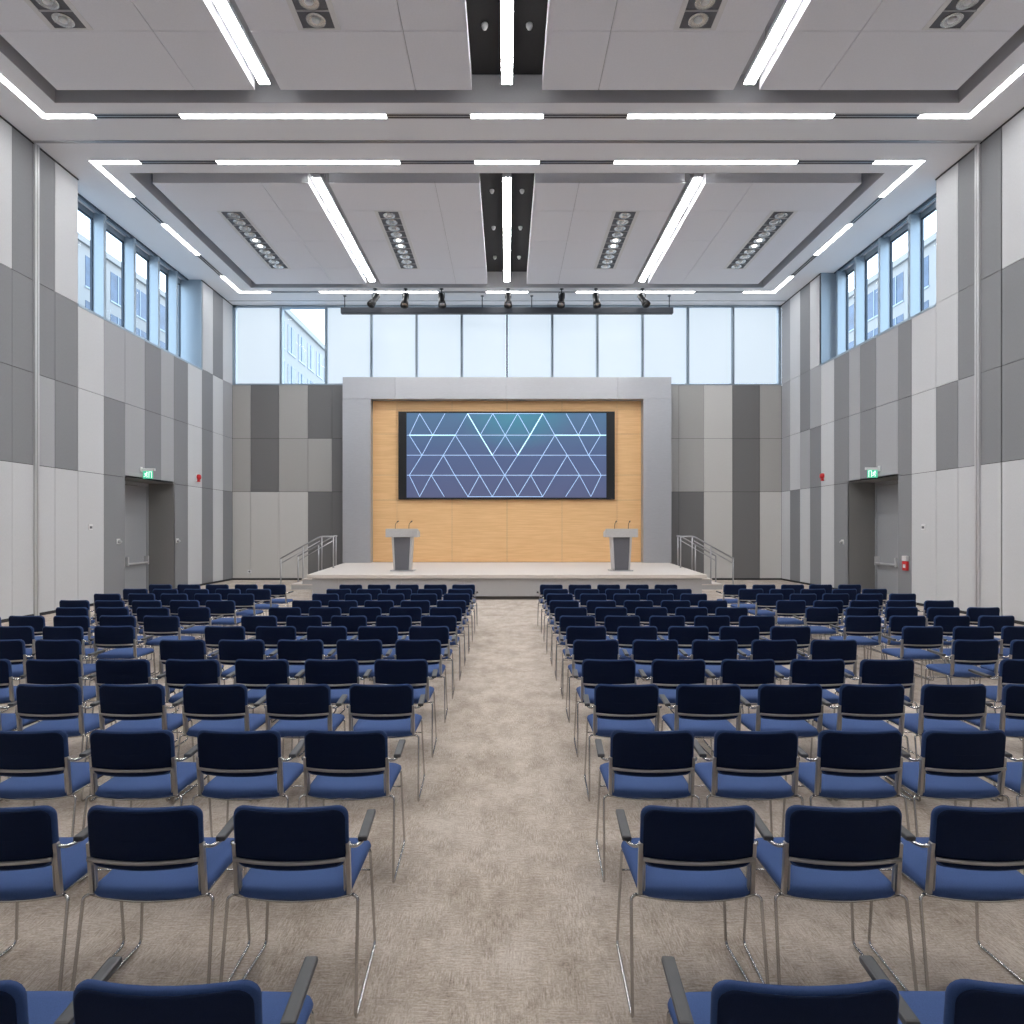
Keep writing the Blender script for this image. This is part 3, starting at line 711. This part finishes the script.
# ------------------------------------------------------------------ chairs
def chair_proto(arm):
    """conference chair facing +y, origin on the floor under the backrest; arm = +1 / -1 side of the armrest"""
    t = thing('conference_chair', (0, 0, 0), 'x', 'chair')
    # seat: pillow with rounded outline
    def seat_ring(ins, z, dz=0.):
        out = []
        for x, y in rrect(.465-2*ins, .435-2*ins, .05, 4):
            yy = y+.206; sc = 1+.03*(yy/.46)
            bow = -.028*(1-(x/.24)**2)*max(0, 1-yy/.2)
            crown = .006*(1-(x/.24)**2)
            front = -.02*max(0, (yy-.36)/.1)**2
            out.append(Vector((x*sc, yy+bow, z+front+(crown if z > .47 else 0)+.012*(yy-.2))))
        return out
    m = MB(); m.loft([seat_ring(.03, .452), seat_ring(.008, .456), seat_ring(0, .468), seat_ring(.004, .484), seat_ring(.02, .495), seat_ring(.06, .499), seat_ring(.12, .501), seat_ring(.17, .501), seat_ring(.207, .501)])
    m.build('seat', M['seat'], t)
    # back cushion
    WB, HB, ZC = .458, .250, .707
    def back_y(x, z): return -.006-.032*(1-(x/.23)**2)-.09*(z-.6)
    def back_ring(ins, off):
        return [Vector((x, back_y(x, z+ZC)+off, z+ZC-.010*(1-(x/.23)**2)*(.65-2.8*z))) for x, z in rrect(WB-2*ins, HB-2*ins, .045, 5)]
    m = MB(); m.loft([back_ring(.010, -.012), back_ring(.002, -.008), back_ring(0, 0), back_ring(.002, .012), back_ring(.010, .022), back_ring(.03, .028), back_ring(.07, .030), back_ring(.1, .030), back_ring(.12, .030), back_ring(.1245, .030)])
    m.build('backrest', M['cushion'], t)
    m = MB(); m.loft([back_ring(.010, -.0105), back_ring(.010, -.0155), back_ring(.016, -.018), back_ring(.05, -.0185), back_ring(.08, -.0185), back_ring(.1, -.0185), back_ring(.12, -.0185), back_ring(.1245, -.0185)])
    m.build('shaded_back_face', M['backshade'], t)  # rear face of the backrest, its shade painted in darker navy
    # posts, rails
    for s in (-1, 1):
        m = MB(); m.bar((s*.226, .004, .462), (s*.226, -.018, .676), .018, .022, (0, 1, 0)); m.bar((s*.2105, -.012, .585), (s*.2105, -.026, .676), .014, .012, (0, 1, 0))
        m.bar((s*.209, .002, .465), (s*.209, -.008, .60), .007, .014, (0, 1, 0))
        m.build('back_post', M['post_metal'], t, .003)
    m = MB(); m.tube([(x, back_y(x, .618)-.026, .618-.004*(1-(x/.23)**2)) for x in [-.22+.44*k/10 for k in range(11)]], .0085, 8); m.build('back_rail', M['post_metal'], t)
    # seat frame
    m = MB()
    rear = [(x, .012-.03*(1-(x/.24)**2), .452-.012*(1-(x/.24)**2)) for x in [-.24+.48*k/10 for k in range(11)]]
    m.tube(rear, .0065, 6); m.tube([(-.222, .01, .45), (-.216, .385, .447)], .0065, 6); m.tube([(.222, .01, .45), (.216, .385, .447)], .0065, 6)
    m.build('seat_frame', M['chrome'], t)
    # sled legs
    for s in (-1, 1):
        pts = [(s*.238, .012, .452), (s*.262, .0, .446), (s*.27, -.075, .008), (s*.252, .398, .008), (s*.232, .385, .452), (s*.20, .385, .452)]
        m = MB(); m.tube(fillet(pts, .032, 5), .0066, 8); m.build('sled_leg', M['chrome'], t)
    m = MB(); m.tube([(-.236, .391, .355), (.236, .391, .355)], .0045, 6); m.build('stretcher', M['chrome'], t)
    # armrest on one side, gang link on the other
    s = arm
    m = MB(); pts = [(s*.23, -.014, .662), (s*.25, .012, .645), (s*.268, .05, .648), (s*.266, .10, .648), (s*.257, .28, .650)]
    m.tube(fillet(pts, .03, 4), .008, 8); m.build('arm_bracket', M['chrome'], t)
    m = MB(); a = Vector((s*.270, .045, .659)); b = Vector((s*.254, .31, .661))
    m.bar(a, b, .040, .022, (0, 0, 1)); m.build('armrest', M['arm'], t, .008)
    m = MB(); m.tube(fillet([(-s*.23, -.014, .665), (-s*.248, .008, .650), (-s*.258, .035, .653)], .02, 4), .007, 6); m.build('gang_link', M['chrome'], t)
    return t
protoR = chair_proto(1); protoL = chair_proto(-1)
used = {1: False, -1: False}
ORD = ['first', 'second', 'third', 'fourth', 'fifth', 'sixth', 'seventh', 'eighth', 'ninth', 'tenth', 'eleventh', 'twelfth', 'thirteenth']
def place(x, y, arm, label, group):
    p = protoR if arm > 0 else protoL
    if used[arm]: o = copy_tree(p)
    else: o = p; used[arm] = True
    o.location = (x, y, 0); o.rotation_euler = (0, 0, math.radians(random.uniform(-.8, .8)))
    o['label'] = label; o['group'] = group
rowY = [1.60, 2.62, 3.61, 4.68, 5.58, 6.57, 7.48, 8.39, 9.3, 10.2, 11.25, 12.15, 13.1]
LA = [.832, .863, .885, .894, .898, .886, .886, .87, .865, .86, .86, .862, .862]
RA = [.73, .762, .798, .851, .864, .886, .90, .896, .90, .885, .90, .90, .88]
nL = [2, 3, 4, 6, 7, 5, 5, 5, 5, 5, 5, 5, 5]
nR = [2, 3, 5, 6, 5, 5, 5, 5, 5, 5, 5, 5, 5]
PIT = [.578, .583, .588, .592, .59, .588, .58, .572, .568, .56, .56, .56, .56]
PITR = [.58, .583, .571, .582, .59, .594, .58, .572, .568, .575, .572, .57, .57]
# seats of the blocks along the side walls, slots counted outwards from the side aisle
sideL = {5: [0, 1], 6: [0, 1, 2], 7: [0, 1, 2, 3, 4], 8: [0, 1, 2, 3], 9: range(5), 10: range(5), 11: range(5), 12: range(5)}
sideR = {4: [0], 5: [0, 1], 6: [0, 1, 2], 7: [0, 1, 2, 3], 8: range(5), 9: range(5), 10: range(5), 11: range(5), 12: range(5)}
sxL = {5: 4.48, 6: 4.47, 7: 4.40, 8: 4.42, 9: 4.43, 10: 4.54, 11: 4.58, 12: 4.62}
sxR = {4: 4.42, 5: 4.68, 6: 4.72, 7: 4.53, 8: 4.44, 9: 4.40, 10: 4.48, 11: 4.5, 12: 4.53}
for r in range(13):
    rw = ORD[12-r]
    for k in range(nL[r]):
        place(-(LA[r]+PIT[r]*k), rowY[r]+.04, 1, 'blue conference chair, %s row from stage, %s seat left of centre aisle' % (rw, ORD[k]), 'chairs left of the centre aisle')
    for k in range(nR[r]):
        place(RA[r]+PITR[r]*k, rowY[r]+.04, -1, 'blue conference chair, %s row from stage, %s seat right of centre aisle' % (rw, ORD[k]), 'chairs right of the centre aisle')
    for k in sideL.get(r, []):
        place(-(sxL[r]+.57*k), rowY[r]+.04+random.uniform(-.02, .02), 1, 'blue chair near the left wall, %s row from the stage, %s from side aisle' % (rw, ORD[k]), 'chairs along the left wall')
    for k in sideR.get(r, []):
        place(sxR[r]+.57*k, rowY[r]+.04+random.uniform(-.02, .02), -1, 'blue chair near the right wall, %s row from the stage, %s from side aisle' % (rw, ORD[k]), 'chairs along the right wall')

# ------------------------------------------------------------------ outside
m = MB(); m.box(-90, 90, -30, 130, -3.2, -3.0); tag(m.build('ground', M['ground']), 'pale paved ground outside the hall', None, None, 'structure')
def building(name_label, xf, y0, y1, h, depth, s, step, wgap):
    """block whose facade is the plane x = xf and faces the hall (s = +1 faces +x)"""
    t = thing('office_building', (xf, (y0+y1)/2, -3), name_label, 'building', 'buildings outside the windows')
    L2 = (y1-y0)/2
    m = MB(); m.box(0, -s*depth, -L2, L2, 0, h+3); m.box(s*.25, -s*depth, -L2-.2, L2+.2, h+3, h+3.5); m.build('facade', M['facade'], t)
    fl = 3.6; n = int((h+2.4)/fl)
    wd = MB(); ws = MB()
    y = -L2+1.2
    ws_ = []
    while y < L2-2.2:
        for f in range(1, n):
            z = h+3-(n-f)*fl+.35
            wd.box(s*.03, -s*.3, y, y+2.2, z, z+2.45)
            ws.box(s*.08, -s*.05, y-.08, y+2.18, z-.12, z); ws.box(s*.08, -s*.05, y+1.0, y+1.08, z, z+2.45)
        y += step
    w_ = wd.build('window_glazing', M['facade_glass'], t); ws.build('window_frames', M['aluminium'], w_)
building('pale building with blue windows seen through the left side windows', -34, 18, 72, 24.8, 10, 1, 3.4, 1)
building('pale building with blue windows seen through the right side windows', 34, 18, 72, 24.8, 10, -1, 3.4, 1)
building('white office block with rows of windows seen through the clear pane above the stage', -20, 50, 92, 21.4, 3, 1, 3.0, 1)

# ------------------------------------------------------------------ world, camera, render look
w = bpy.data.worlds.new('sky'); S.world = w; w.use_nodes = True
nt = w.node_tree; bg = nt.nodes['Background']
tc = nt.nodes.new('ShaderNodeTexCoord'); sp = nt.nodes.new('ShaderNodeSeparateXYZ'); rp = nt.nodes.new('ShaderNodeValToRGB')
nt.links.new(tc.outputs['Generated'], sp.inputs['Vector']); nt.links.new(sp.outputs['Z'], rp.inputs['Fac'])
rp.color_ramp.elements[0].position = 0.; rp.color_ramp.elements[0].color = (.90, .95, 1, 1)
rp.color_ramp.elements[1].position = .7; rp.color_ramp.elements[1].color = (.62, .80, 1, 1)
nt.links.new(rp.outputs['Color'], bg.inputs['Color']); bg.inputs['Strength'].default_value = 5.0

cam = bpy.data.cameras.new('camera'); co = bpy.data.objects.new('camera', cam); COL.objects.link(co)
co.location = (0, 0, 1.93); co.rotation_euler = (PI/2, 0, 0)
cam.sensor_fit = 'HORIZONTAL'; cam.sensor_width = 36; cam.lens = 660/1024*36
cam.shift_x = (512-507)/1024; cam.shift_y = (529-512)/1024
cam.clip_start = .05; cam.clip_end = 400
S.camera = co
S.view_settings.view_transform = 'Standard'; S.view_settings.look = 'None'
S.view_settings.exposure = 0.; S.view_settings.gamma = 1.08
S.cycles.use_denoising = True
S.cycles.max_bounces = 8; S.cycles.diffuse_bounces = 5; S.cycles.glossy_bounces = 3; S.cycles.transparent_max_bounces = 12
S.cycles.sample_clamp_indirect = 6; S.cycles.caustics_reflective = False; S.cycles.caustics_refractive = False
